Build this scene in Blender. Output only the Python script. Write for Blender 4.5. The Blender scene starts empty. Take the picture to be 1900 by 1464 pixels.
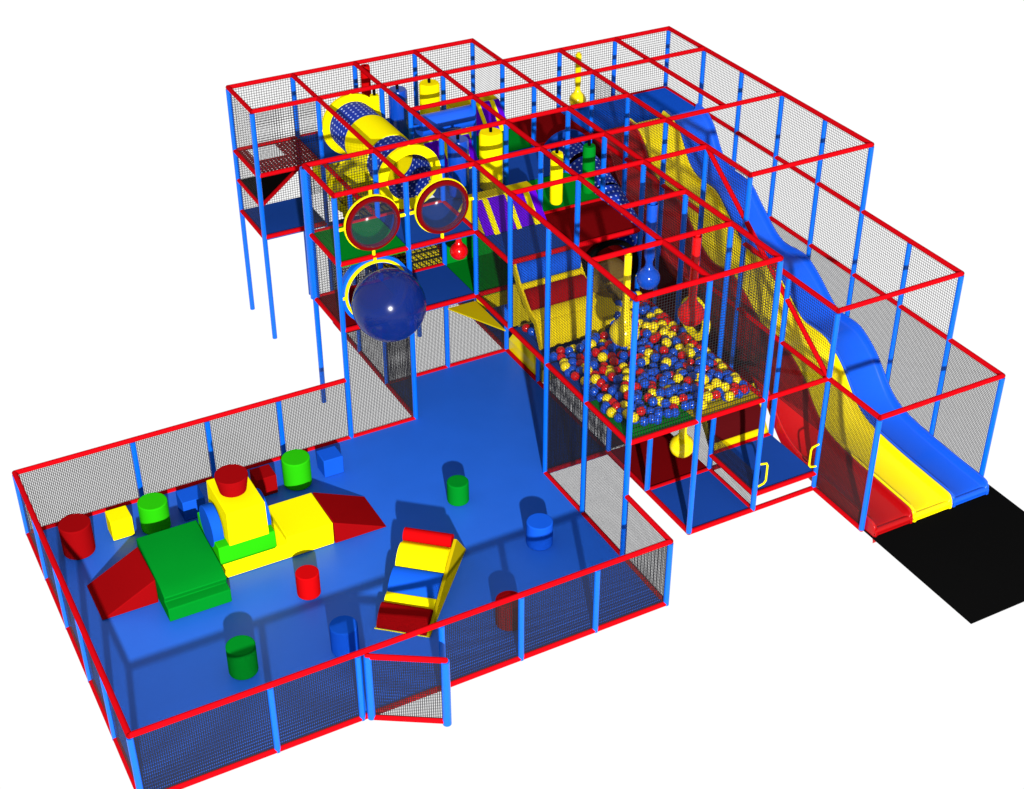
import bpy, math, random
from mathutils import Vector
random.seed(7)
S = 1.2                      # one frame bay is 1.2 m; everything below is written in bays
scene = bpy.context.scene
col = scene.collection
# ---------------------------------------------------------------- camera
cd = bpy.data.cameras.new('camera'); cam = bpy.data.objects.new('camera', cd); col.objects.link(cam)
cd.sensor_width = 36.0; cd.lens = 2798.74 / 1900 * 36; cd.clip_end = 500
yaw, pit = 0.4918, 0.5918
cam.location = (-3.1528 * S, -16.2639 * S, 12.3091 * S)
cam.rotation_euler = (math.pi / 2 - pit, 0.0027 * -1, -yaw)
F = Vector((math.sin(yaw) * math.cos(pit), math.cos(yaw) * math.cos(pit), -math.sin(pit)))
cam.rotation_euler = F.to_track_quat('-Z', 'Y').to_euler()
scene.camera = cam
# ---------------------------------------------------------------- white studio background
w = bpy.data.worlds.new('World'); scene.world = w; w.use_nodes = True
nt = w.node_tree; bg = nt.nodes['Background']; bg.inputs['Strength'].default_value = 1.0
# pure white below the horizon (the endless white studio sweep), the unseen upper half dimmed to lower the ambient light
wc = nt.nodes.new('ShaderNodeTexCoord'); wsx = nt.nodes.new('ShaderNodeSeparateXYZ'); wmr = nt.nodes.new('ShaderNodeMapRange')
nt.links.new(wc.outputs['Generated'], wsx.inputs[0]); nt.links.new(wsx.outputs['Z'], wmr.inputs[0])
wmr.inputs[1].default_value = -0.28; wmr.inputs[2].default_value = 0.05; wmr.inputs[3].default_value = 1.03; wmr.inputs[4].default_value = 0.62
wcb = nt.nodes.new('ShaderNodeCombineColor')
for k in range(3): nt.links.new(wmr.outputs[0], wcb.inputs[k])
nt.links.new(wcb.outputs[0], bg.inputs['Color'])
# key lamp, far away in front of the set (low, from the left of the camera)
kd = bpy.data.lights.new('key_lamp', 'SPOT'); kd.energy = 0.62e6 * .56 * (38.4 / 60) ** 2; kd.spot_size = math.radians(60); kd.spot_blend = 0.1
kd.shadow_soft_size = 0.4; kd.color = (1, 0.99, 0.97)
key = bpy.data.objects.new('key_lamp', kd); col.objects.link(key)
tgt = Vector((2.5, -3.5, .5)) * S; dirL = Vector((-0.72, -2.05, 0.97)).normalized()
key.location = tgt + dirL * 38.4; key.rotation_euler = (-dirL).to_track_quat('-Z', 'Y').to_euler()
vs = scene.view_settings; vs.view_transform = 'Standard'; vs.look = 'None'; vs.exposure = 0; vs.gamma = 1
scene.cycles.transparent_max_bounces = 40
scene.cycles.max_bounces = 5

# ---------------------------------------------------------------- materials
def mat(name, c, rough=0.45, spec=0.12, coat=0.0, var=0.05):
    m = bpy.data.materials.new(name); m.use_nodes = True; n = m.node_tree.nodes; l = m.node_tree.links
    b = n['Principled BSDF']; b.inputs['Roughness'].default_value = rough
    b.inputs['Specular IOR Level'].default_value = spec if spec >= .25 else 0.0
    b.inputs['Coat Weight'].default_value = coat; b.inputs['Coat Roughness'].default_value = 0.12
    tc = n.new('ShaderNodeTexCoord'); nz = n.new('ShaderNodeTexNoise'); nz.inputs['Scale'].default_value = 1.7
    nz.inputs['Detail'].default_value = 3
    mp = n.new('ShaderNodeMapRange'); mp.inputs[3].default_value = 1 - var; mp.inputs[4].default_value = 1 + var
    l.new(tc.outputs['Object'], nz.inputs['Vector']); l.new(nz.outputs['Fac'], mp.inputs[0])
    vm = n.new('ShaderNodeVectorMath'); vm.operation = 'SCALE'; vm.inputs[0].default_value = c
    l.new(mp.outputs[0], vm.inputs['Scale']); l.new(vm.outputs[0], b.inputs['Base Color'])
    return m
M = {
 'red': mat('red_vinyl_tube', (.43, .002, .005), .4, .15, var=.02),
 'azure': mat('azure_vinyl_tube', (.001, .100, .60), .3, .25),
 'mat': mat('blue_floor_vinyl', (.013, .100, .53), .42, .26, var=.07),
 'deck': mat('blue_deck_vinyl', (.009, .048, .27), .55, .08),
 'blue': mat('blue_foam', (.006, .075, .52), .45, .1),
 'dblue': mat('deep_blue_foam', (.006, .04, .26), .4, .12),
 'pad': mat('blue_bag_vinyl', (.002, .045, .36), .25, .3),
 'yellow': mat('yellow_foam', (.84, .72, .0015), .5, .08, var=.02),
 'ymetal': mat('yellow_painted_metal', (.80, .68, .005), .35, .2),
 'amber': mat('net_shaded_yellow_foam', (.60, .45, .002), .5, .08),  # yellow foam, with the dimming by the nets put into the colour
 'green': mat('bright_green_foam', (.018, .40, .003), .5, .08),
 'dgreen': mat('green_vinyl', (.0008, .175, .012), .5, .08),
 'fred': mat('red_foam', (.23, .002, .003), .5, .08),
 'bred': mat('bright_red_foam', (.42, .002, .003), .45, .1),
 'dred': mat('dark_red_vinyl', (.135, .002, .003), .5, .1),
 'shaded_red': mat('shaded_red_vinyl', (.060, .003, .004), .5, .1),  # red vinyl with the shade of covered places put into the colour
 'purple': mat('purple_foam', (.10, .002, .52), .45, .1),
 'olive': mat('yellow_fabric', (.40, .31, .002), .6, .05),
 'black': mat('black_rubber', (.003, .003, .003), .6, .1),
 'white': mat('white_piping', (.8, .8, .78), .5, .1),
 'sred': mat('red_slide_plastic', (.33, .002, .003), .3, .26),
 'syel': mat('yellow_slide_plastic', (.84, .66, .0015), .3, .26, var=.02),
 'sblue': mat('blue_slide_plastic', (.005, .080, .60), .28, .3),
 'sred_rim': mat('red_slide_rim', (.36, .003, .004), .18, .5),
 'syel_rim': mat('yellow_slide_rim', (.84, .66, .002), .18, .5, var=.02),
 'sblue_rim': mat('blue_slide_rim', (.006, .075, .58), .16, .5),
 'bball': mat('blue_ball_plastic', (.004, .060, .44), .16, .35),
 'rball': mat('red_ball_plastic', (.50, .002, .003), .16, .35),
 'yball': mat('yellow_ball_plastic', (.78, .60, .002), .2, .3),
}
def grid_mat(name, n_, wd, c, holes=False, under=None):
    """thin mesh: square grid of cords, open between them (UV in bays)"""
    m = bpy.data.materials.new(name); m.use_nodes = True; n = m.node_tree.nodes; l = m.node_tree.links
    n.clear(); out = n.new('ShaderNodeOutputMaterial'); uv = n.new('ShaderNodeUVMap'); uv.uv_map = 'UVMap'
    sp = n.new('ShaderNodeSeparateXYZ'); l.new(uv.outputs[0], sp.inputs[0])
    def ma(op, a, b):
        x = n.new('ShaderNodeMath'); x.operation = op
        for i, v in enumerate((a, b)):
            if v is None: continue
            if isinstance(v, (int, float)): x.inputs[i].default_value = v
            else: l.new(v, x.inputs[i])
        return x.outputs[0]
    fx = ma('FRACT', ma('MULTIPLY', sp.outputs[0], n_), None); fy = ma('FRACT', ma('MULTIPLY', sp.outputs[1], n_), None)
    if holes:   # round punched holes
        dx = ma('SUBTRACT', fx, .5); dy = ma('SUBTRACT', fy, .5)
        r = ma('SQRT', ma('ADD', ma('MULTIPLY', dx, dx), ma('MULTIPLY', dy, dy)), None)
        solid = ma('GREATER_THAN', r, wd)
    else:
        solid = ma('MAXIMUM', ma('LESS_THAN', fx, wd), ma('LESS_THAN', fy, wd))
    b = n.new('ShaderNodeBsdfPrincipled'); b.inputs['Base Color'].default_value = (*c, 1); b.inputs['Roughness'].default_value = .6
    b.inputs['Specular IOR Level'].default_value = .08
    mx = n.new('ShaderNodeMixShader'); l.new(solid, mx.inputs[0]); l.new(b.outputs[0], mx.inputs[2])
    if under:
        b2 = n.new('ShaderNodeBsdfDiffuse'); b2.inputs[0].default_value = (*under, 1); l.new(b2.outputs[0], mx.inputs[1])
    else:
        t = n.new('ShaderNodeBsdfTransparent'); l.new(t.outputs[0], mx.inputs[1])
    l.new(mx.outputs[0], out.inputs[0]); return m
M['net'] = grid_mat('open_black_netting', 26, .175, (.012, .012, .014))
M['fine'] = grid_mat('fine_black_netting', 42, .36, (.012, .012, .014))
M['holed_red'] = grid_mat('punched_red_vinyl', 17, .15, (.20, .004, .006), True)
M['holed_blue'] = grid_mat('punched_blue_plastic', 12, .17, (.006, .028, .30), True, (.42, .52, .85))
M['rope'] = grid_mat('yellow_rope_weave', 12, .34, (.02, .02, .005), False, (.42, .33, .004))
def glass(name, tint, body, a):
    m = bpy.data.materials.new(name); m.use_nodes = True; n = m.node_tree.nodes; l = m.node_tree.links
    n.clear(); out = n.new('ShaderNodeOutputMaterial')
    t = n.new('ShaderNodeBsdfTransparent'); t.inputs[0].default_value = (*tint, 1)
    b = n.new('ShaderNodeBsdfPrincipled'); b.inputs['Base Color'].default_value = (*body, 1); b.inputs['Roughness'].default_value = .17
    b.inputs['Specular IOR Level'].default_value = .6
    mx = n.new('ShaderNodeMixShader'); lw = n.new('ShaderNodeLayerWeight'); lw.inputs[0].default_value = .25
    mr = n.new('ShaderNodeMapRange'); mr.inputs[3].default_value = a; mr.inputs[4].default_value = min(1, a + .35)
    l.new(lw.outputs['Facing'], mr.inputs[0]); l.new(mr.outputs[0], mx.inputs[0])
    l.new(t.outputs[0], mx.inputs[1]); l.new(b.outputs[0], mx.inputs[2]); l.new(mx.outputs[0], out.inputs[0]); return m
M['glass_blue'] = glass('clear_blue_dome', (.33, .25, .50), (.005, .03, .24), .38)
M['glass'] = glass('clear_dome', (.82, .86, .92), (.06, .08, .16), .12)
M['glass_amber'] = glass('amber_dome', (.62, .55, .30), (.25, .17, .04), .35)

# ---------------------------------------------------------------- mesh builder
class MB:
    def __init__(s): s.v = []; s.f = []; s.sm = []; s.uv = []
    def face(s, idx, uv=None, sm=False): s.f.append(idx); s.sm.append(sm); s.uv.append(uv or [(s.v[i][0] + s.v[i][1], s.v[i][2]) for i in idx])
    def quad(s, a, b, c, d, uv=None):
        i = len(s.v); s.v += [a, b, c, d]; s.face([i, i + 1, i + 2, i + 3], uv); return s
    def prism(s, pts, off, sm=False):
        """closed polygon pts extruded by vector off"""
        n = len(pts); i = len(s.v); s.v += [tuple(p) for p in pts] + [(p[0] + off[0], p[1] + off[1], p[2] + off[2]) for p in pts]
        s.face([i + k for k in range(n)][::-1]); s.face([i + n + k for k in range(n)])
        for k in range(n): s.face([i + k, i + (k + 1) % n, i + n + (k + 1) % n, i + n + k], None, sm)
        return s
    def box(s, x0, y0, z0, x1, y1, z1): return s.prism([(x0, y0, z0), (x1, y0, z0), (x1, y1, z0), (x0, y1, z0)], (0, 0, z1 - z0))
    def slab(s, poly, z0, z1): return s.prism([(x, y, z0) for x, y in poly], (0, 0, z1 - z0))
    def tube(s, a, b, r, n=14, r2=None, caps=True, hollow=None, uvn=1.0):
        a = Vector(a); b = Vector(b); d = (b - a); L = d.length; d.normalize()
        u = d.orthogonal().normalized()
        if abs(d.z) < .99: u = Vector((0, 0, 1)).cross(d).normalized()
        v = d.cross(u); r2 = r if r2 is None else r2; i = len(s.v)
        for p, rr in ((a, r), (b, r2)):
            for k in range(n):
                t = 2 * math.pi * k / n; s.v.append(tuple(p + (u * math.cos(t) + v * math.sin(t)) * rr))
        for k in range(n):
            k2 = (k + 1) % n; c = 2 * math.pi * r / n
            s.face([i + k, i + k2, i + n + k2, i + n + k], [(k * c, 0), ((k + 1) * c, 0), ((k + 1) * c, L), (k * c, L)], True)
        if caps: s.face([i + k for k in range(n)][::-1]); s.face([i + n + k for k in range(n)])
        return s
    def path(s, pts, r, n=10):
        for a, b in zip(pts, pts[1:]): s.tube(a, b, r, n)
        for p in pts[1:-1]: s.ball(p, r * 1.0, 8, 6)
        return s
    def lathe(s, o, axis, prof, n=24):
        """prof = [(radius, distance along axis)]"""
        o = Vector(o); d = Vector(axis).normalized(); u = d.orthogonal().normalized()
        if abs(d.z) < .99: u = Vector((0, 0, 1)).cross(d).normalized()
        v = d.cross(u); i = len(s.v); L = 0
        for r, h in prof:
            for k in range(n):
                t = 2 * math.pi * k / n; s.v.append(tuple(o + d * h + (u * math.cos(t) + v * math.sin(t)) * r))
        for j in range(len(prof) - 1):
            dl = math.hypot(prof[j + 1][0] - prof[j][0], prof[j + 1][1] - prof[j][1]); c = 2 * math.pi * max(prof[j][0], .05) / n
            for k in range(n):
                k2 = (k + 1) % n
                s.face([i + j * n + k, i + j * n + k2, i + (j + 1) * n + k2, i + (j + 1) * n + k],
                       [(k * c, L), ((k + 1) * c, L), ((k + 1) * c, L + dl), (k * c, L + dl)], True)
            L += dl
        return s
    def ball(s, c, r, n=18, m=12, z0=-1, z1=1): 
        pr = []
        for j in range(m + 1):
            t = -math.pi / 2 + math.pi * j / m; pr.append((max(r * math.cos(t), 1e-4), r * math.sin(t)))
        return s.lathe(c, (0, 0, 1), pr, n)
    def ring(s, c, axis, ri, ro, t, n=36):
        return s.lathe(c, axis, [(ri, -t / 2), (ro, -t / 2), (ro, t / 2), (ri, t / 2), (ri, -t / 2)], n)
    def build(s, name, m, parent=None, bevel=0.0, flat=False):
        o0 = Vector((0, 0, 0)); p = parent
        while p is not None: o0 += p.location; p = p.parent
        me = bpy.data.meshes.new(name)
        me.from_pydata([tuple(Vector(v) * S - o0) for v in s.v], [], s.f); me.materials.append(M[m])
        uvl = me.uv_layers.new(name='UVMap'); k = 0
        for pi, pl in enumerate(me.polygons):
            for q in range(pl.loop_total): uvl.data[k].uv = s.uv[pi][q]; k += 1
            pl.use_smooth = s.sm[pi] and not flat
        me.update()
        o = bpy.data.objects.new(name, me); col.objects.link(o); o.parent = parent
        if bevel:
            b = o.modifiers.new('bevel', 'BEVEL'); b.width = bevel * S; b.segments = 3; b.limit_method = 'ANGLE'
        # shaded edges: split normals between round sides and end caps
        try: me.set_sharp_from_angle(angle=math.radians(50))
        except Exception: pass
        return o
def tag(o, label, cat, group=None, kind=None):
    if label: o['label'] = label
    if cat: o['category'] = cat
    if group: o['group'] = group
    if kind: o['kind'] = kind
    return o
def thing(name, loc, label, cat, group=None):
    e = bpy.data.objects.new(name, None); col.objects.link(e); e.location = Vector(loc) * S; e.empty_display_size = .2
    return tag(e, label, cat, group)
def struct(o, label=None): o['kind'] = 'structure'; return o

RP, RR = .037, .034
def post(p, x, y, z0, z1, r=RP, m='azure'): return MB().tube((x, y, z0), (x, y, z1), r, 16).build('post', m, p)
def rail(p, a, b, r=RR, m='red'): return MB().tube(a, b, r, 14).ball(a, r * 1.02, 12, 8).ball(b, r * 1.02, 12, 8).build('rail', m, p)
def net(p, x0, y0, x1, y1, z0, z1, m='net'):
    L = math.hypot(x1 - x0, y1 - y0)
    return MB().quad((x0, y0, z0), (x1, y1, z0), (x1, y1, z1), (x0, y0, z1), [(0.003, z0), (L, z0), (L, z1), (0.003, z1)]).build('net_panel', m, p)
def deck(p, x0, y0, x1, y1, z, m, t=.06):
    return MB().box(x0 + .012, y0 + .012, z - t, x1 - .012, y1 - .012, z + .012).build('deck_panel', m, p)

# ================================================================= floor of the toddler area and mats
tf = MB().slab([(-1.5, -5), (5, -5), (5, -2), (6, -2), (6, 1), (4, 1), (4, 0), (-1.5, 0)], -.05, 0.0).build('floor_mat', 'mat')
struct(tf)
bm_ = MB().box(8.02, -7.02, -.02, 10.12, -4.95, .0).build('landing_mat', 'black')
for k_ in (1, 2):
    struct(MB().box(6.04, k_ + .01, -.03, 6.98, k_ + .99, .01).build('floor_mat', 'dblue'))
tag(bm_, 'flat black rubber landing mat in front of the three slide ends', 'mat')

# ================================================================= toddler fence
Z1 = .965
tfen = thing('toddler_fence', (-1.5, -5, 0), 'low red and blue tubular fence with fine black netting round the toddler floor', 'fence')
for x in (-1.5, 0, 1, 2, 3, 4, 5): post(tfen, x, -5, -.02, Z1 - .03)
for y in (-4, -3, -2, -1): post(tfen, -1.5, y, -.02, Z1 - .03)
for x in (-1.5, 0, 1, 2): post(tfen, x, 0, -.02, Z1 - .03)
rail(tfen, (-1.5, -5, Z1), (5, -5, Z1)); rail(tfen, (-1.5, -5, Z1), (-1.5, 0, Z1)); rail(tfen, (-1.5, 0, Z1), (2.96, 0, Z1)); rail(tfen, (5, -5, Z1), (5, -4.04, Z1))
rail(tfen, (-1.5, -5, 0), (5, -5, 0)); rail(tfen, (-1.5, -5, 0), (-1.5, 0, 0)); rail(tfen, (-1.5, 0, 0), (4, 0, 0)); rail(tfen, (5, -5, 0), (5, -2, 0))
rail(tfen, (4, 0, 0), (4, 3, 0)); rail(tfen, (4, 1, 0), (6, 1, 0)); rail(tfen, (6, 3, 0), (6, -2, 0)); rail(tfen, (5, -2, 0), (6, -2, 0))
for a in ((-1.5, -5, 0, -5), (0, -5, 1, -5), (2, -5, 3, -5), (3, -5, 4, -5), (4, -5, 5, -5), (-1.5, -5, -1.5, -4), (-1.5, -4, -1.5, -3), (-1.5, -3, -1.5, -2), (-1.5, -2, -1.5, -1), (-1.5, -1, -1.5, 0),
          (-1.5, 0, 0, 0), (0, 0, 1, 0), (1, 0, 2, 0), (2, 0, 3, 0), (5, -5, 5, -4)):
    net(tfen, *a, 0, Z1, 'fine')
g = bpy.data.objects.new('gate', None); col.objects.link(g); g.parent = tfen
g.location = Vector((1.07 + 1.5, -5.03 + 5, 0)) * S; g['label'] = 'netted gate standing open outwards from the front fence'
hx, hy, ex, ey = 1.09, -5.05, 1.8, -5.5
post(g, hx, hy, 0, Z1 - .03, .045); post(g, ex, ey, -.03, Z1 - .05, .05)
rail(g, (hx, hy, Z1 - .04), (ex, ey, Z1 - .04)); rail(g, (hx, hy, .01), (ex, ey, .01)); net(g, hx, hy, ex, ey, 0, Z1 - .04, 'fine')

# ================================================================= climbing frame (rear left)
T, B, A = 3.75, 2.75, 1.75
cf = thing('jungle_gym', (3, 0, 0), 'three storey red and blue tubular climbing frame with netting behind the toddler floor', 'play structure')
for x, y, z0 in ((3, 4, 0), (3, 3, 0), (3, 1, 0), (3, 0, 0), (4, 4, 0), (5, 4, 0), (6, 4, 0), (7, 4, 0), (4, 3, 0), (5, 3, 0), (6, 3, 0), (7, 3, 0),
                 (5, 2, 0), (6, 2, 0), (7, 2, 0), (4, 1, 0), (5, 1, 0), (6, 1, 0), (7, 1, 0), (4, 0, 0), (5, 0, A), (6, 0, 0), (7, 0, 0), (4, 2, 0)):
    post(cf, x, y, z0, T - .03 if (x, y) != (4, 2) else B)
MB().tube((3, 1, A), (3, 1, T - .03), .066, 20).build('post_pad', 'azure', cf)
for a, b in (((3, 4), (7, 4)), ((3, 3), (7, 3)), ((5, 2), (8, 2)), ((3, 1), (8, 1)), ((3, 0), (8, 0)), ((3, 4), (3, 3)), ((3, 1), (3, 0)), ((4, 4), (4, 0)), ((5, 4), (5, 0)), ((6, 4), (6, 0)), ((7, 4), (7, 0))):
    rail(cf, (*a, T), (*b, T))
for a, b in (((3, 4), (3, 3)), ((3, 3), (4, 3)), ((4, 3), (4, 1)), ((3, 1), (3, 0)), ((3, 0), (5, 0)), ((5, 1), (5, 0)), ((3, 1), (5, 1)), ((5, 0), (7, 0)), ((3, 4), (5, 4))):
    rail(cf, (*a, B), (*b, B))
for a, b in (((3, 4), (3, 3)), ((3, 3), (4, 3)), ((3, 1), (3, 0)), ((3, 0), (5, 0)), ((3, 1), (5, 1)), ((5, 0), (7, 0))):
    rail(cf, (*a, A), (*b, A))
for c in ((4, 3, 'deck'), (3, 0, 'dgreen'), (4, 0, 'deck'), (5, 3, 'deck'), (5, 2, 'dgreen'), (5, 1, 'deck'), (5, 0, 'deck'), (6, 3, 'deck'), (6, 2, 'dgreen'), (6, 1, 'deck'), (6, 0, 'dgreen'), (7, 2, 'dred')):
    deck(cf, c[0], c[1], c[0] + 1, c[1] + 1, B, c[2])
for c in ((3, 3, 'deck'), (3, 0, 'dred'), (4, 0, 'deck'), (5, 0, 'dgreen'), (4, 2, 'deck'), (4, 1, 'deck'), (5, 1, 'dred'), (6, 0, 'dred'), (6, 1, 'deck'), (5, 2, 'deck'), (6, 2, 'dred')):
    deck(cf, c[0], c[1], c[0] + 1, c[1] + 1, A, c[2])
# perforated red deck with its square crawl hole
x0, x1, y0, y1, a0, a1, b0, b1 = 3.01, 4.0, 3.01, 3.99, 3.17, 3.6, 3.5, 3.93
m = MB()
for q in ((x0, y0, x1, b0), (x0, b1, x1, y1), (x0, b0, a0, b1), (a1, b0, x1, b1)):
    m.quad((q[0], q[1], B), (q[2], q[1], B), (q[2], q[3], B), (q[0], q[3], B), [(q[0], q[1]), (q[2], q[1]), (q[2], q[3]), (q[0], q[3])])
o = m.build('deck_panel', 'holed_red', cf); o['label'] = 'punched dark red deck with a square crawl hole'
MB().slab([(3.01, 3.02), (3.98, 3.99), (3.01, 3.99)], 2.25, 2.27).build('corner_step', 'black', cf)
rail(cf, (3, 4, 2.27), (3, 3, 2.27), .03); rail(cf, (3, 3, 2.27), (4, 4, 2.27), .03)
for a in ((3, 4, 7, 4, A, T), (3, 3, 4, 3, B, T), (3, 3, 3, 4, A, T), (7, 3, 7, 4, B, T), (3, 0, 3, 1, A, T), (3, 1, 4, 1, A, T), (4, 1, 5, 1, A, B - .02)):
    net(cf, *a)
for a in ((3, 0, 4, 0, 0, A), (4, 0, 4, 3, 0, A), (4, 3, 7, 3, 0, A), (4, 1, 6, 1, 0, A), (6, -2, 6, 0, 0, A), (5, -2, 6, -2, 0, A)):
    net(cf, *a, 'fine')
net(cf, 5, -1, 5, 0, A, T)
MB().prism([(5.02, .02, 1.46), (5.98, .02, 1.46), (5.98, .02, 1.70), (5.02, .02, 1.70)], (0, .03, 0)).build('wall_pad', 'olive', cf)
MB().box(5.03, -1.0, A + .01, 5.97, -.97, 2.4).build('wall_pad', 'olive', cf)
MB().prism([(4.55, -.01, 1.67), (4.98, -.01, 1.67), (4.98, -.9, 1.67)], (0, 0, -.02)).build('corner_sling', 'olive', cf)
MB().prism([(4.02, 1.02, A + .02), (4.98, 1.02, A + .02), (4.98, 1.9, B - .1), (4.02, 1.9, B - .1)], (0, .03, -.03)).build('rope_ramp', 'rope', cf)
MB().box(4.28, 3.02, A, 4.98, 3.06, B - .06).build('wall_pad', 'yellow', cf)
MB().box(5.02, 3.9, A, 6.95, 3.94, B - .1).build('wall_pad', 'dred', cf)
MB().box(6.96, 1.02, A, 6.99, 2.98, B - .1).build('wall_pad', 'dgreen', cf)
MB().box(5.02, .96, A + .02, 5.98, .99, B - .08).build('wall_pad', 'dgreen', cf)
MB().box(6.02, .96, A + .02, 6.96, .99, B - .08).build('wall_pad', 'dblue', cf)

# ================================================================= ball pit frame
bf = thing('ball_pit_frame', (5, -4, 0), 'red and blue tubular frame netted round the raised ball pit', 'play structure')
for x, y, z0, z1 in ((5, -1, A, T), (5, -2, 0, T), (5, -3, 0, T), (5, -4, 0, T), (6, -4, 0, T), (7, -4, 0, T), (6, -1, A, T), (7, -1, 0, T), (7, -2, 0, T), (7, -3, 0, T), (6, -2, 0, A), (6, -3, 0, A)):
    post(bf, x, y, z0, z1 - .03)
for a, b in (((5, 0), (5, -4)), ((6, 0), (6, -4)), ((7, 0), (7, -4)), ((5, -1), (8, -1)), ((6, -2), (7, -2)), ((5, -3), (7, -3)), ((5, -4), (7, -4))):
    rail(bf, (*a, T), (*b, T))
for a, b in (((5, 0), (5, -1)), ((5, -1), (6, -1)), ((6, -1), (7, -1))): rail(bf, (*a, B), (*b, B), .035)
for a, b in (((5, 0), (5, -4)), ((5, -4), (8, -4)), ((7, -1), (7, -4)), ((6, -2), (7, -2))): rail(bf, (*a, A), (*b, A))
for a, b in (((6, -2), (6, -4)), ((6, -4), (8, -4)), ((7, -4), (7, -3)), ((6, -3), (7, -3)), ((7, -3), (8, -3))): rail(bf, (*a, 0), (*b, 0), .035)
for a, b in (((7, -4), (8, -4)), ((7, -4), (7, -3)), ((7, -3), (8, -3))): rail(bf, (*a, .25), (*b, .25), .035)
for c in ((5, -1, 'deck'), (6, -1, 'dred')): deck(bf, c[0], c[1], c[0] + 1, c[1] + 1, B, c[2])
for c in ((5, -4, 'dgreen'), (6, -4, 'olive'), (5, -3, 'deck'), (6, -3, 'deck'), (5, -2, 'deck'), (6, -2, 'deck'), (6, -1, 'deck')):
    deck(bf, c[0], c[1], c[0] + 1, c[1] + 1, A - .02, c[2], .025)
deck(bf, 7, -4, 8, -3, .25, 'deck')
MB().box(6.01, -3.99, -.03, 6.99, -3.01, .012).build('floor_pad', 'deck', bf)
MB().box(6.01, -2.99, -.03, 6.99, -2.01, .012).build('floor_pad', 'dred', bf)
for a in ((5, -4, 5, -1, A, T), (5, -4, 7, -4, A, T), (7, -4, 7, -1, A, T)): net(bf, *a)
for a in ((5, -3, 5, -2, 0, A), (5, -4, 5, -3, 0, A), (7, -4, 7, -3, 0, .6), (7, -3, 7, -1, 0, A), (6, -2, 7, -2, 0, A)): net(bf, *a, 'fine')
MB().box(6.02, -1.98, .02, 6.98, -1.94, A - .1).build('wall_pad', 'shaded_red', bf)  # red pad, darkened in colour for the shade under the pit deck
for sx, sg in ((7, 1), (8, -1)):
    h = bpy.data.objects.new('handle', None)
    bpy.data.objects.remove(h)
    MB().path([(sx + sg * .03, -4.02, .74), (sx + sg * .13, -4.02, .72), (sx + sg * .15, -4.02, .68), (sx + sg * .15, -4.02, .44), (sx + sg * .12, -4.02, .40), (sx + sg * .03, -4.02, .38)], .014, 8).build('handle', 'ymetal', bf)

# ================================================================= slide frame
sf = thing('slide_frame', (8, -5, 0), 'stepped red and blue tubular frame with tall netted wall round the three slides', 'play structure')
for x, y, z1 in ((8, 3, T), (9, 3, T), (10, 3, T), (10, 2, T), (10, 1, T), (10, 0, T), (10, -1, T), (10, -2, T), (10, -3, B), (10, -4, B), (10, -5, A),
                 (8, 2, T), (8, 1, T), (8, 0, T), (8, -1, T), (8, -2, T), (8, -3, B), (8, -4, B), (8, -5, A)):
    post(sf, x, y, 0, z1 - .03)
for a, b in (((7, 3), (10, 3)), ((10, 3), (10, -2)), ((8, 3), (8, -2)), ((9, 3), (9, 0)), ((8, 2), (10, 2)), ((8, 0), (10, 0)), ((8, -2), (10, -2))): rail(sf, (*a, T), (*b, T))
for a, b in (((10, 3), (10, -4)), ((8, -2), (8, -4)), ((8, -4), (10, -4)), ((7, 3), (10, 3)), ((8, 2), (7, 2)), ((8, 2), (8, -1))): rail(sf, (*a, B), (*b, B))
for a, b in (((10, 1), (10, -5)), ((8, -1), (8, -5)), ((8, -5), (10, -5))): rail(sf, (*a, A), (*b, A))
rail(sf, (8, -4, 0), (8, -5, 0)); rail(sf, (8, -1, T), (8, -4, A))
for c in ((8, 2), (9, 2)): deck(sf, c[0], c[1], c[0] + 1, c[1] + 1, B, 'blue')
for a in ((7, 3, 10, 3, B, T), (10, 3, 10, -2, A, T), (10, -2, 10, -4, A, B), (8, 2, 8, -2, A, T), (8, -2, 8, -4, A, B), (7, 2, 8, 2, B - .9, B)): net(sf, *a)
for a in ((10, 1, 10, -5, 0, A), (8, -4, 8, -5, 0, A), (8, -1, 8, -4, 0.9, A)): net(sf, *a, 'fine')
MB().box(7.02, 1.98, A, 7.98, 2.02, B - .06).build('wall_pad', 'dred', sf)

# ================================================================= slides
PR = [(2.0, 2.76), (1.75, 2.72), (1.52, 2.55), (1.27, 2.22), (1.0, 2.07), (.72, 2.06), (.45, 2.02), (.2, 1.84), (0, 1.70), (-.25, 1.53), (-.5, 1.455), (-.75, 1.48), (-.99, 1.49), (-1.2, 1.40), (-1.41, 1.27), (-1.65, 1.10),
      (-1.84, 1.00), (-2.1, .995), (-2.34, .985), (-2.6, .86), (-2.8, .71), (-3.0, .50), (-3.18, .34), (-3.4, .23), (-3.7, .17), (-4.2, .13), (-4.7, .11), (-5.05, .10), (-5.14, .085), (-5.19, .04), (-5.2, -.02)]
def crom(pr, k=3):
    out = []
    for i in range(len(pr) - 1):
        p0, p1, p2, p3 = pr[max(i - 1, 0)], pr[i], pr[i + 1], pr[min(i + 2, len(pr) - 1)]
        for j in range(k):
            t = j / k
            out.append(tuple(.5 * (2 * p1[c] + (p2[c] - p0[c]) * t + (2 * p0[c] - 5 * p1[c] + 4 * p2[c] - p3[c]) * t * t + (3 * p1[c] - p0[c] - 3 * p2[c] + p3[c]) * t ** 3) for c in (0, 1)))
    out.append(pr[-1]); return out
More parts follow.
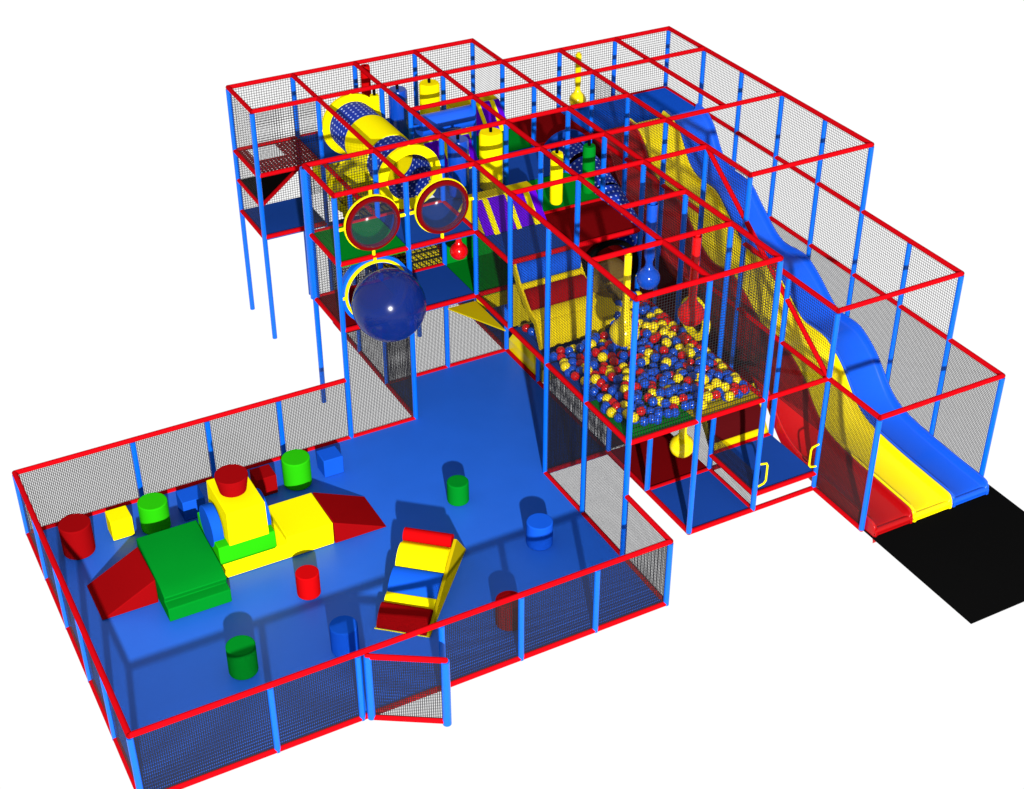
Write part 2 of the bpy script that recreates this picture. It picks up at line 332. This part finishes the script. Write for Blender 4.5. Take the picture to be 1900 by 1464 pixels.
def slide(x0, x1, mt, lab, lip_r=True):
    t = thing('wave_slide', ((x0 + x1) / 2, -5.2, 0), lab, 'slide', 'wavy slides side by side')
    m = MB(); pr = crom(PR); th = .035; h = .085; e = .045
    cs = [(x0 + .004, -.12), (x0 + .004, h), (x0 + .012, h + .012), (x0 + e, h + .006), (x0 + e + .02, .02), (x0 + e + .05, 0), (x1 - e - .05, 0), (x1 - e - .02, .02), (x1 - e, h + .006), (x1 - .012, h + .012), (x1 - .004, h), (x1 - .004, -.12)]
    n = len(cs); i0 = len(m.v); N = len(pr)
    for k, (y, z) in enumerate(pr):
        tail = max(0.0, (-4.9 - y) / .3)
        for (x, c) in cs: m.v.append((x, y - (0.0 if c > 0.05 else 0), z + (c if c >= 0 else c * (1 - .3 * tail))))
    for k in range(N - 1):
        for j in range(n - 1):
            a = i0 + k * n + j; m.face([a, a + n, a + n + 1, a + 1], None, True)
    # closing underside
    for k in range(N - 1):
        a = i0 + k * n; m.face([a, a + n - 1, a + 2 * n - 1, a + n], None, True)
    m.face([i0 + j for j in range(n)]); m.face([i0 + (N - 1) * n + j for j in range(n)][::-1])
    m.build('chute', mt, t)
    for xe in (x0 + .022, x1 - .022):
        mr_ = MB(); pp = [(xe, y, z + h) for y, z in pr if z > .07]
        n0 = 10
        for k, p in enumerate(pp):
            a = Vector(pp[max(k - 1, 0)]); b = Vector(pp[min(k + 1, len(pp) - 1)]); d = (b - a).normalized(); u = Vector((1, 0, 0)); v = d.cross(u)
            for q in range(n0):
                tt = 2 * math.pi * q / n0; mr_.v.append(tuple(Vector(p) + (u * math.cos(tt) + v * math.sin(tt)) * .021))
        for k in range(len(pp) - 1):
            for q in range(n0): mr_.face([k * n0 + q, k * n0 + (q + 1) % n0, (k + 1) * n0 + (q + 1) % n0, (k + 1) * n0 + q], None, True)
        mr_.face(list(range(n0))[::-1]); mr_.face([(len(pp) - 1) * n0 + q for q in range(n0)])
        mr_.build('side_rim', mt + '_rim', t)
    # rounded end lip and foot
    m2 = MB(); m2.tube((x0 + .01, -5.17, .06), (x1 - .01, -5.17, .06), .045, 14)
    m2.build('end_lip', mt, t)
    MB().box(x0 + .01, -5.22, -.0, x0 + .05, -5.0, .06).box(x1 - .05, -5.22, 0.0, x1 - .01, -5.0, .06).build('foot', mt, t, .008)
sk = [(y, z - .13) for y, z in PR if y > -2.7]; sk = [(y, z + .06) for y, z in sk]
MB().prism([(8.0, y, z) for y, z in sk] + [(8.0, -2.6, .35), (8.0, 2.0, .35)], (.02, 0, 0)).build('side_skirt', 'shaded_red', sf)
slide(8.03, 8.67, 'sred', 'wavy red plastic slide beside the blue posts, nearest the ball pit')
slide(8.675, 9.335, 'syel', 'wavy yellow plastic slide between the red and the blue slide')
slide(9.34, 9.97, 'sblue', 'wavy blue plastic slide along the outer netted wall')

# ================================================================= crawl tubes, domes
ct = thing('crawl_tube', (4.5, 2, 2.8), 'yellow and blue punched crawl tube hung over the gap between two decks', 'crawl tube')
def tubesec(y0, y1, r, mt, p, name='tube_section', x=4.5, z=3.25):
    return MB().lathe((x, y0, z), (0, 1, 0), [(r - .02, 0), (r, 0), (r, y1 - y0), (r - .02, y1 - y0), (r - .02, 0)], 40).build(name, mt, p)
tubesec(2.38, 3.0, .36, 'holed_blue', ct); tubesec(1.62, 2.38, .375, 'yellow', ct); tubesec(1.0, 1.62, .36, 'holed_blue', ct)
for y in (1.0, 3.0):
    f = MB().ring((4.5, y, 3.25), (0, 1, 0), .34, .47, .06).build('flange', 'yellow', ct)
    m = MB()
    for dx, dz in ((1, 0), (-1, 0), (0, 1), (0, -1)): m.tube((4.5 + dx * .45, y, 3.25 + dz * .45), (4.5 + dx * .5, y, 3.25 + dz * .5), .03, 8)
    m.build('bracket', 'ymetal', f)
lt = thing('tunnel_mouth', (4.5, 3, 1.8), 'yellow ring shaped tunnel mouth behind netting under the blue deck', 'tunnel')
MB().ring((4.5, 2.98, 2.25), (0, 1, 0), .34, .45, .08).build('flange', 'yellow', lt)
MB().lathe((4.5, 3.0, 2.25), (0, 1, 0), [(.34, 0), (.34, .9), (.32, .9), (.32, 0)], 32).build('tube_section', 'yellow', lt)

def bubble_window(x, z, lab):
    t = thing('bubble_window', (x, 0, z - .5), lab, 'window', 'round bubble windows in the upper deck')
    MB().ring((x, 0, z), (0, 1, 0), .376, .392, .03, 44).build('outer_ring', 'ymetal', t)
    MB().ring((x, -.035, z), (0, 1, 0), .31, .378, .05, 44).build('inner_ring', 'dred', t)
    pr = [(max(.33 * math.sin(a), 1e-4), .20 * math.cos(a) * 1.0) for a in [math.pi / 2 * k / 10 for k in range(10, -1, -1)]]
    MB().lathe((x, -.05, z), (0, -1, 0), pr, 32).build('dome', 'glass', t)
    m = MB()
    for dx, dz in ((1, 0), (-1, 0), (0, 1), (0, -1)): m.tube((x + dx * .39, 0, z + dz * .39), (x + dx * .485, 0, z + dz * .49), .024, 8)
    m.build('bracket', 'ymetal', t)
bubble_window(3.5, 3.25, 'round red rimmed bubble window over the green deck')
bubble_window(4.5, 3.25, 'round red rimmed bubble window over the blue deck')
bb = thing('bubble_seat', (3.5, 0, 1.78), 'large dark blue clear bubble bulging from the middle deck', 'bubble')
MB().ring((3.5, .03, 2.25), (0, 1, 0), .40, .50, .09, 44).build('flange', 'azure', bb)
MB().ring((3.5, -.03, 2.25), (0, 1, 0), .42, .455, .03, 44).build('rim', 'ymetal', bb)
pr = [(max(.49 * math.cos(t), 1e-4), .405 + .49 * math.sin(t)) for t in [(-.98 + k * (math.pi / 2 + .98) / 22) for k in range(23)]]
MB().lathe((3.5, -.02, 2.23), (0, -1, 0), pr, 48).build('dome', 'glass_blue', bb)
m = MB()
for dx, dz in ((1, 0), (-1, 0), (0, 1)): m.tube((3.5 + dx * .44, -.03, 2.25 + dz * .44), (3.5 + dx * .49, -.03, 2.25 + dz * .5), .024, 8)
m.build('bracket', 'ymetal', bb)

# dark ring with amber dome beside the pit, leading to the punched blue tube slide
dr = thing('bubble_window', (6.5, -1, 1.8), 'black ringed amber dome at the back of the ball pit', 'window')
MB().ring((6.5, -1.04, 2.25), (0, 1, 0), .40, .46, .05, 40).build('outer_ring', 'black', dr)
MB().lathe((6.5, -1.0, 2.25), (0, 1, 0), [(.36, 0), (.36, .8), (1e-3, .8)], 32).build('tunnel_wall', 'dred', dr)
pr = [(max(.36 * math.sin(a), 1e-4), .34 * math.cos(a)) for a in [math.pi / 2 * k / 10 for k in range(10, -1, -1)]]
MB().lathe((6.42, -1.08, 2.14), (0.1, -1, 0), pr, 32).build('dome', 'glass_amber', dr)
ts = thing('tube_slide', (7.5, 0, 1.8), 'punched dark blue tube slide sloping down inside the frame', 'tube slide')
pts = [Vector((7.5, 1.95, 2.5)), Vector((7.5, 1.4, 2.5)), Vector((7.5, .8, 2.3)), Vector((7.5, .1, 1.95))]
for k in range(len(pts) - 1):
    MB().tube(pts[k], pts[k + 1], .31, 32, caps=False).build('tube_section', 'holed_blue' if k != 4 else 'dblue', ts)
MB().ring(pts[0] - Vector((0, .04, 0)), (0, 1, 0), .34, .45, .06).build('flange', 'dblue', ts)
yr = thing('tunnel_mouth', (7, -2.4, 1.9), 'small yellow ring shaped tunnel mouth at the right edge of the ball pit', 'tunnel')
MB().ring((6.97, -2.45, 2.12), (1, 0, 0), .20, .30, .06).build('flange', 'yellow', yr)
MB().lathe((6.97, -2.45, 2.12), (1, 0, 0), [(.21, 0), (.21, .12), (1e-3, .12)], 24).build('tube_wall', 'shaded_red', yr)
MB().tube((6.1, -1.02, 2.02), (6.95, -1.02, 2.06), .02, 8).build('grab_bar', 'ymetal', bf)

# ================================================================= foam wedges with purple and yellow stripes
def striped(x0, x1, yb, lab, top='yellow'):
    t = thing('climbing_wedge', ((x0 + x1) / 2, yb + .4, B), lab, 'foam wedge', 'purple and yellow striped foam wedges')
    n = 5; zt = B + .37
    prof = [(yb - .2, B + .02), (yb + .15, zt), (yb + .34, zt), (yb + .62, B + .02)]
    wdt = (x1 - x0); xs = [x0 + .02, x0 + .15 * wdt, x0 + .23 * wdt, x0 + .50 * wdt, x0 + .57 * wdt, x0 + .78 * wdt, x0 + .86 * wdt, x1 - .02]
    MB().prism([(x0 + .02, y, z) for y, z in prof], (wdt - .04, 0, 0)).build('foam_core', top, t)
    for k in range(7):
        a, b = xs[k], xs[k + 1]; mt = 'purple' if k % 2 == 0 else 'yellow'
        d = .03 if mt == 'purple' else .055
        MB().prism([(a, yb - .2 - d, B + .02), (a, yb - .2, B + .02), (a, yb + .15, zt - .0), (a, yb + .15 - d, zt + .0)], (b - a, 0, 0)).build('stripe', mt, t)
    MB().box(x0 + .03, yb + .16, zt + .003, x1 - .03, yb + .34, zt + .012).build('top_sheet', 'olive', t)
    return t
striped(5.02, 6.0, 0, 'purple and yellow striped foam wedge on the blue deck in front of two hanging bags')
striped(5.02, 6.0, 2, 'purple and yellow striped foam wedge behind the blue hanging bag, mostly hidden')
striped(6.15, 7.0, 2.95, 'purple and yellow striped foam wedge below the right end of the blue roller')
ro = thing('foam_roller', (5.5, 2, 3.2), 'thick horizontal blue foam roller across the upper deck', 'roller')
MB().tube((5.12, 2, 3.47), (5.95, 2, 3.47), .155, 28).build('roller', 'sblue', ro); MB().tube((5.03, 2, 3.47), (5.99, 2, 3.47), .03, 10).build('axle', 'azure', ro)

# ================================================================= hanging bags
def bag(x, y, zt, zb, r, mt, lab, grp):
    t = thing('hanging_bag', (x, y, zb), lab, 'punching bag', grp)
    MB().lathe((x, y, zb), (0, 0, 1), [(1e-3, 0), (r * .85, 0), (r, .03), (r, zt - zb - .03), (r * .9, zt - zb), (1e-3, zt - zb)], 28).build('bag', mt, t)
    MB().tube((x, y, zt - .01), (x, y, T - .02), .022, 10).build('strap', 'black', t)
G1 = 'thick hanging punching bags'
bag(5.25, 3, T - .1, B + .06, .14, 'pad', 'dark blue hanging bag behind the yellow crawl tube', G1)
bag(5.77, 3, T - .1, B + .06, .155, 'yellow', 'fat yellow hanging bag behind the blue roller, near the back net', G1)
bag(5.25, 1, T - .1, B + .06, .15, 'pad', 'blue hanging bag in front of the roller, between crawl tube and yellow bag', G1)
bag(5.76, 1, T - .1, B + .04, .165, 'yellow', 'tallest yellow hanging bag in the middle of the frame, below the roller', G1)
bag(6.25, 0, T - .12, 2.88, .088, 'yellow', 'slim yellow hanging bag in front of the green deck', 'slim hanging bags')
bag(6.76, 0, T - .12, 2.93, .088, 'dgreen', 'slim green hanging bag in front of the punched blue tube', 'slim hanging bags')
bag(4.88, 3, T - .12, B + .2, .07, 'yellow', 'slim yellow hanging bag close beside the rear ring of the crawl tube', 'slim hanging bags')
bag(5.12, 3.88, T - .02, B + .3, .075, 'bred', 'red hanging bag against the back net', 'slim hanging bags')

# ================================================================= pear shaped bags
def pear(x, y, ztop, z, r, rod, mt, lab):
    t = thing('pear_bag', (x, y, z - r), lab, 'hanging ball', 'pear shaped hanging balls')
    pr = [(1e-3, -r)]
    for k in range(1, 13):
        a = -math.pi / 2 + math.pi * k / 14; pr.append((r * math.cos(a), r * math.sin(a)))
    pr += [(r * .48, r * .95), (r * .34, r * 1.2), (r * .30, r * 1.6), (rod, r * 2.1), (rod, ztop - z)]
    MB().lathe((x, y, z), (0, 0, 1), pr, 28).build('ball', mt, t)
    MB().tube((x, y, ztop - .01), (x, y, ztop + .03), rod * .6, 10).build('fastener', mt, t)
pear(5.52, -3, T - .05, 2.62, .185, .045, 'yball', 'yellow pear shaped ball hanging over the front left of the ball pit')
pear(6.5, -2, T - .05, 2.62, .155, .07, 'bball', 'blue pear shaped ball hanging over the back of the ball pit')
pear(6.5, -3, T - .05, 2.61, .17, .055, 'rball', 'red pear shaped ball hanging over the right of the ball pit')
pear(6.5, -3.02, A - .1, .58, .165, .06, 'yball', 'yellow pear shaped ball hanging beneath the ball pit floor')
pear(8.3, 2.93, T - .1, 2.9, .135, .05, 'yball', 'yellow pear shaped ball hanging high by the back net')
pear(4.8, .12, B - .1, 2.44, .125, .05, 'rball', 'small red pear shaped ball hanging under the blue deck')

# ================================================================= stepped foam ramps
def step_ramp(name, x0, x1, prof, segs, lab, side='yellow'):
    """prof: list of (y,z) from top to bottom; segs: colour of each slope segment"""
    t = thing(name, ((x0 + x1) / 2, prof[-1][0], prof[-1][1]), lab, 'foam ramp')
    yb, zb = prof[0][0], prof[-1][1]
    MB().prism([(x0 + .03, y, z - .01) for y, z in prof] + [(x0 + .03, y + .05, z - .05) for y, z in reversed(prof)], (x1 - x0 - .06, 0, 0)).build('foam_core', side, t)
    for (a, b, mt, bul) in segs:
        (y0, z0), (y1, z1) = a, b; N = 16; pts = []
        nx, nz = -(z0 - z1), (y0 - y1); L = math.hypot(nx, nz); nx /= L; nz /= L
        for k in range(N + 1):
            s_ = k / N; h = bul * max(4 * s_ * (1 - s_), 0) ** .7 + .012; pts.append((x0 + .03, y0 + (y1 - y0) * s_ + nx * h, z0 + (z1 - z0) * s_ + nz * h))
        pts += [(x0 + .03, y1 - nx * .02, z1 - nz * .02), (x0 + .03, y0 - nx * .02, z0 - nz * .02)]
        MB().prism(pts, (x1 - x0 - .06, 0, 0), True).build('step', mt, t)
    for xs in (x0, x1 - .035):
        MB().prism([(xs, y - .02, z + .02) for y, z in prof] + [(xs, y + .05, z - .05) for y, z in reversed(prof)], (.035, 0, 0)).build('side_strip', side, t)
    return t
step_ramp('foam_step_ramp', 5.04, 6.0, [(-1.0, 2.72), (-1.15, 2.48), (-1.42, 2.22), (-1.62, 2.15), (-1.78, 1.84)],
          [((-1.0, 2.72), (-1.15, 2.49), 'blue', .08), ((-1.15, 2.49), (-1.2, 2.42), 'amber', .03), ((-1.2, 2.42), (-1.43, 2.22), 'fred', .08), ((-1.43, 2.22), (-1.62, 2.15), 'amber', .03), ((-1.62, 2.15), (-1.78, 1.84), 'amber', .04)],
          'blue, red and yellow foam step ramp leading down into the ball pit', 'amber')
MB_ = thing('foam_wedge', (6.3, -1.6, A), 'low yellow foam wedge beside the steps in the ball pit', 'foam wedge')
MB().prism([(6.03, -1.05, A), (6.03, -1.62, A), (6.03, -1.62, 1.95), (6.03, -1.05, 2.25)], (.3, 0, 0)).build('wedge', 'amber', MB_, .01)
step_ramp('foam_step_ramp', 7.04, 7.96, [(-2.55, .84), (-2.72, .64), (-2.98, .28)],
          [((-2.55, .84), (-2.70, .66), 'olive', .03), ((-2.70, .66), (-2.93, .36), 'shaded_red', .05), ((-2.93, .36), (-2.98, .28), 'amber', .02)],
          'red and yellow foam step ramp behind the small entry platform', 'olive')
yw = thing('foam_wedge', (6.5, .5, 0), 'yellow foam wedge rising beside the far end of the toddler floor', 'foam wedge')
MB().prism([(6.03, -.06, .0), (6.96, -.06, 0), (6.96, -.06, 1.2), (6.03, -.06, .2)], (0, 1.04, 0)).build('wedge', 'syel', yw, .008)

# ================================================================= toddler foam shapes
def solo(name, mb, mt, lab, cat, grp=None, bevel=.012, loc=None):
    xs = [v[0] for v in mb.v]; ys = [v[1] for v in mb.v]; zs = [v[2] for v in mb.v]
    c = Vector(((min(xs) + max(xs)) / 2, (min(ys) + max(ys)) / 2, min(zs)))
    o = mb.build(name, mt, None, bevel)
    for v in o.data.vertices: v.co -= c * S
    o.location = c * S
    return tag(o, lab, cat, grp)
def cyl(x, y, r, h, mt, lab): solo('foam_cylinder', MB().tube((x, y, .005), (x, y, h), r, 40), mt, lab, 'foam block', 'foam cylinders on the toddler floor', .015)
cyl(-1.01, -.66, .20, .45, 'fred', 'dark red foam cylinder in the far left corner of the toddler floor')
cyl(-.01, -.65, .19, .42, 'green', 'bright green foam cylinder by the back fence, behind the big green block')
cyl(1.95, -.64, .19, .43, 'green', 'bright green foam cylinder by the back fence, between red and blue cubes')
cyl(3.68, -2.0, .145, .32, 'dgreen', 'small green foam cylinder alone in the middle of the blue floor')
cyl(1.25, -2.79, .145, .34, 'bred', 'small red foam cylinder in front of the yellow train block')
cyl(4.2, -3.28, .17, .36, 'blue', 'blue foam cylinder near the right fence')
cyl(3.16, -4.41, .165, .37, 'fred', 'dark red foam cylinder partly behind the front fence')
cyl(1.26, -3.9, .165, .38, 'blue', 'blue foam cylinder left of the striped foam ramp')
cyl(.09, -3.68, .17, .40, 'dgreen', 'dark green foam cylinder near the front left of the floor')
def cube(x, y, s_, h, mt, lab): solo('foam_cube', MB().box(x - s_ / 2, y - s_ / 2, .005, x + s_ / 2, y + s_ / 2, h), mt, lab, 'foam block', 'foam cubes along the back fence')
cube(-.44, -.55, .28, .30, 'yellow', 'yellow foam cube by the back fence')
cube(.50, -.58, .30, .30, 'blue', 'blue foam cube half hidden behind the yellow train cab')
cube(1.50, -.58, .28, .30, 'fred', 'dark red foam cube by the back fence')
cube(2.45, -.58, .28, .28, 'blue', 'blue foam cube by the back fence, right of the green cylinder')

G2 = 'soft play train shapes'
solo('foam_wedge', MB().prism([(-1.12, -2.09, .005), (-.42, -2.09, .005), (-.42, -2.09, .36)], (0, .72, 0)), 'fred', 'dark red foam wedge at the left end of the foam train', 'foam wedge', G2)
solo('foam_wedge', MB().prism([(1.9, -2.07, .005), (2.62, -2.07, .005), (1.9, -2.07, .34)], (0, .73, 0)), 'fred', 'red foam wedge at the right end of the foam train', 'foam wedge', G2)
solo('foam_block', MB().prism([(-.41, -1.28, .005), (-.41, -2.50, .005), (-.41, -2.50, .20), (-.41, -2.36, .215), (-.41, -2.40, .30), (-.41, -2.22, .37), (-.41, -1.28, .42)], (.78, 0, 0)), 'dgreen', 'large green stepped foam block of the train', 'foam block', G2, .015)
solo('foam_block', MB().prism([(.40, -2.06, .005), (1.89, -2.06, .005), (1.89, -2.06, .34), (1.27, -2.06, .34), (1.27, -2.06, .24), (.40, -2.06, .24)], (0, .72, 0)), 'yellow', 'long yellow foam base block of the train', 'foam block', G2)
solo('foam_block', MB().prism([(.38, -1.32, .25), (.38, -2.08, .25), (.38, -2.15, .33), (.38, -2.13, .56), (.38, -1.32, .56)], (.73, 0, 0)), 'green', 'bright green foam block beneath the yellow cab', 'foam block', G2)
solo('foam_block', MB().prism([(.52, -2.15, .555), (1.03, -2.15, .555), (1.03, -2.12, 1.03), (.54, -2.12, 1.03)], (0, .76, 0)), 'yellow', 'tall yellow foam cab block of the train', 'foam block', G2)
solo('foam_cylinder', MB().lathe((.77, -1.70, 1.035), (0, 0, 1), [(1e-3, 0), (.165, 0), (.17, .02), (.205, .21), (.2, .235), (1e-3, .235)], 36), 'fred', 'dark red foam chimney on top of the yellow cab', 'foam block', G2, 0)
solo('foam_disc', MB().tube((.375, -1.72, .62), (.51, -1.72, .62), .27, 36), 'blue', 'blue foam wheel on the left side of the yellow cab', 'foam block', G2, .01)
solo('foam_disc', MB().tube((1.04, -1.72, .62), (1.12, -1.72, .62), .27, 36), 'blue', 'blue foam wheel on the right side of the yellow cab', 'foam block', G2, .01)

# small striped ramp, turned on the floor
O_ = Vector((1.72, -3.74, 0)); W = Vector((.50, -.44, 0)); U = Vector((.663, .748, 0))
sr = thing('foam_step_ramp', (2.4, -3.4, 0), 'small red, yellow and blue striped foam ramp standing on the toddler floor', 'foam ramp')
def P3(u, z): return O_ + U * u + Vector((0, 0, z))
MB().prism([tuple(P3(0, .01)), tuple(P3(1.24, .44)), tuple(P3(1.63, .01))], tuple(W)).build('foam_core', 'yellow', sr)
for u0, u1, mt, bul in ((.0, .31, 'fred', .12), (.33, .46, 'yellow', .03), (.46, .80, 'blue', .08), (.80, 1.12, 'yellow', .11)):
    def zz(u): return .01 + .43 * u / 1.24 if u <= 1.24 else .44 - .43 * (u - 1.24) / .39
    pts = []
    for k in range(17):
        s_ = k / 16; u = u0 + (u1 - u0) * s_; pts.append(P3(u, zz(u) + bul * max(4 * s_ * (1 - s_), 0) ** .7 + .008))
    pts += [P3(u1, max(zz(u1) - .04, .006)), P3(u0, max(zz(u0) - .04, .006))]
    MB().prism([tuple(p + W * .01) for p in pts], tuple(W * .93), True).build('step', mt, sr)
MB().prism([tuple(P3(-.02, .0)), tuple(P3(-.02, .02)), tuple(P3(1.24, .49)), tuple(P3(1.65, .0))], tuple(W * .06)).build('side_panel', 'olive', sr).location = W * .95 * S
MB().tube(tuple(P3(1.22, .47) + W * .01), tuple(P3(1.22, .47) + W * .93), .085, 28).build('roll', 'bred', sr)
MB().prism([tuple(P3(-.02, .0) - W * .02), tuple(P3(-.02, .01) - W * .02), tuple(P3(-.02, .01) + W), tuple(P3(-.02, 0) + W)], tuple(U * .008)).build('piping', 'yellow', sr)

# ================================================================= ball pit balls
proto = {}
def ballobj(x, y, z, r, mt):
    nm = {'bball': ('blue', 'blue'), 'rball': ('red', 'red'), 'yball': ('yellow', 'yellow')}[mt][0]
    if mt not in proto:
        o = MB().ball((0, 0, 0), 1.0, 20, 14).build('pit_ball', mt); proto[mt] = o
        tag(o, 'glossy %s plastic ball lying in the raised ball pit' % nm, 'ball', 'plastic balls in the ball pit')
    else:
        o = proto[mt].copy(); col.objects.link(o)
    o.location = (x * S, y * S, z * S); o.scale = (r, r, r)
pts = []; tries = 0
def ok(x, y):
    if x < 6.22 and y > -1.98: return False
    if y > -1.2: return False
    return True
while len(pts) < 296 and tries < 60000:
    tries += 1
    x = random.uniform(5.1, 6.9); y = random.uniform(-3.84, -1.2)
    if not ok(x, y): continue
    edge = (y < -3.62 and x < 5.25) 
    if edge: continue
    dmin = .095 if tries < 30000 else .085
    if any((x - a) ** 2 + (y - b) ** 2 < dmin ** 2 for a, b in pts): continue
    pts.append((x, y))
pts += [(5.12, -1.22), (5.13, -1.36), (5.16, -1.5)]
for i, (x, y) in enumerate(pts):
    c = random.random(); mt = 'bball' if c < .52 else ('rball' if c < .78 else 'yball')
    r = .059 if mt != 'yball' else .066
    d = min(x - 5.0, 7.0 - x, y + 4.0, .4)
    ballobj(x, y, A + .055 + random.uniform(0, .11) * (d / .4) + .05 * (d / .4), r, mt)
m = MB()
for k in range(230):
    for _ in range(50):
        x = random.uniform(5.08, 6.92); y = random.uniform(-3.8, -1.2)
        if ok(x, y): break
    m.ball((x, y, A + .045), .06, 12, 8)
tag(m.build('pit_ball_layer', 'bball'), 'lower layer of blue balls glimpsed between the balls on top', 'balls', None, 'stuff')
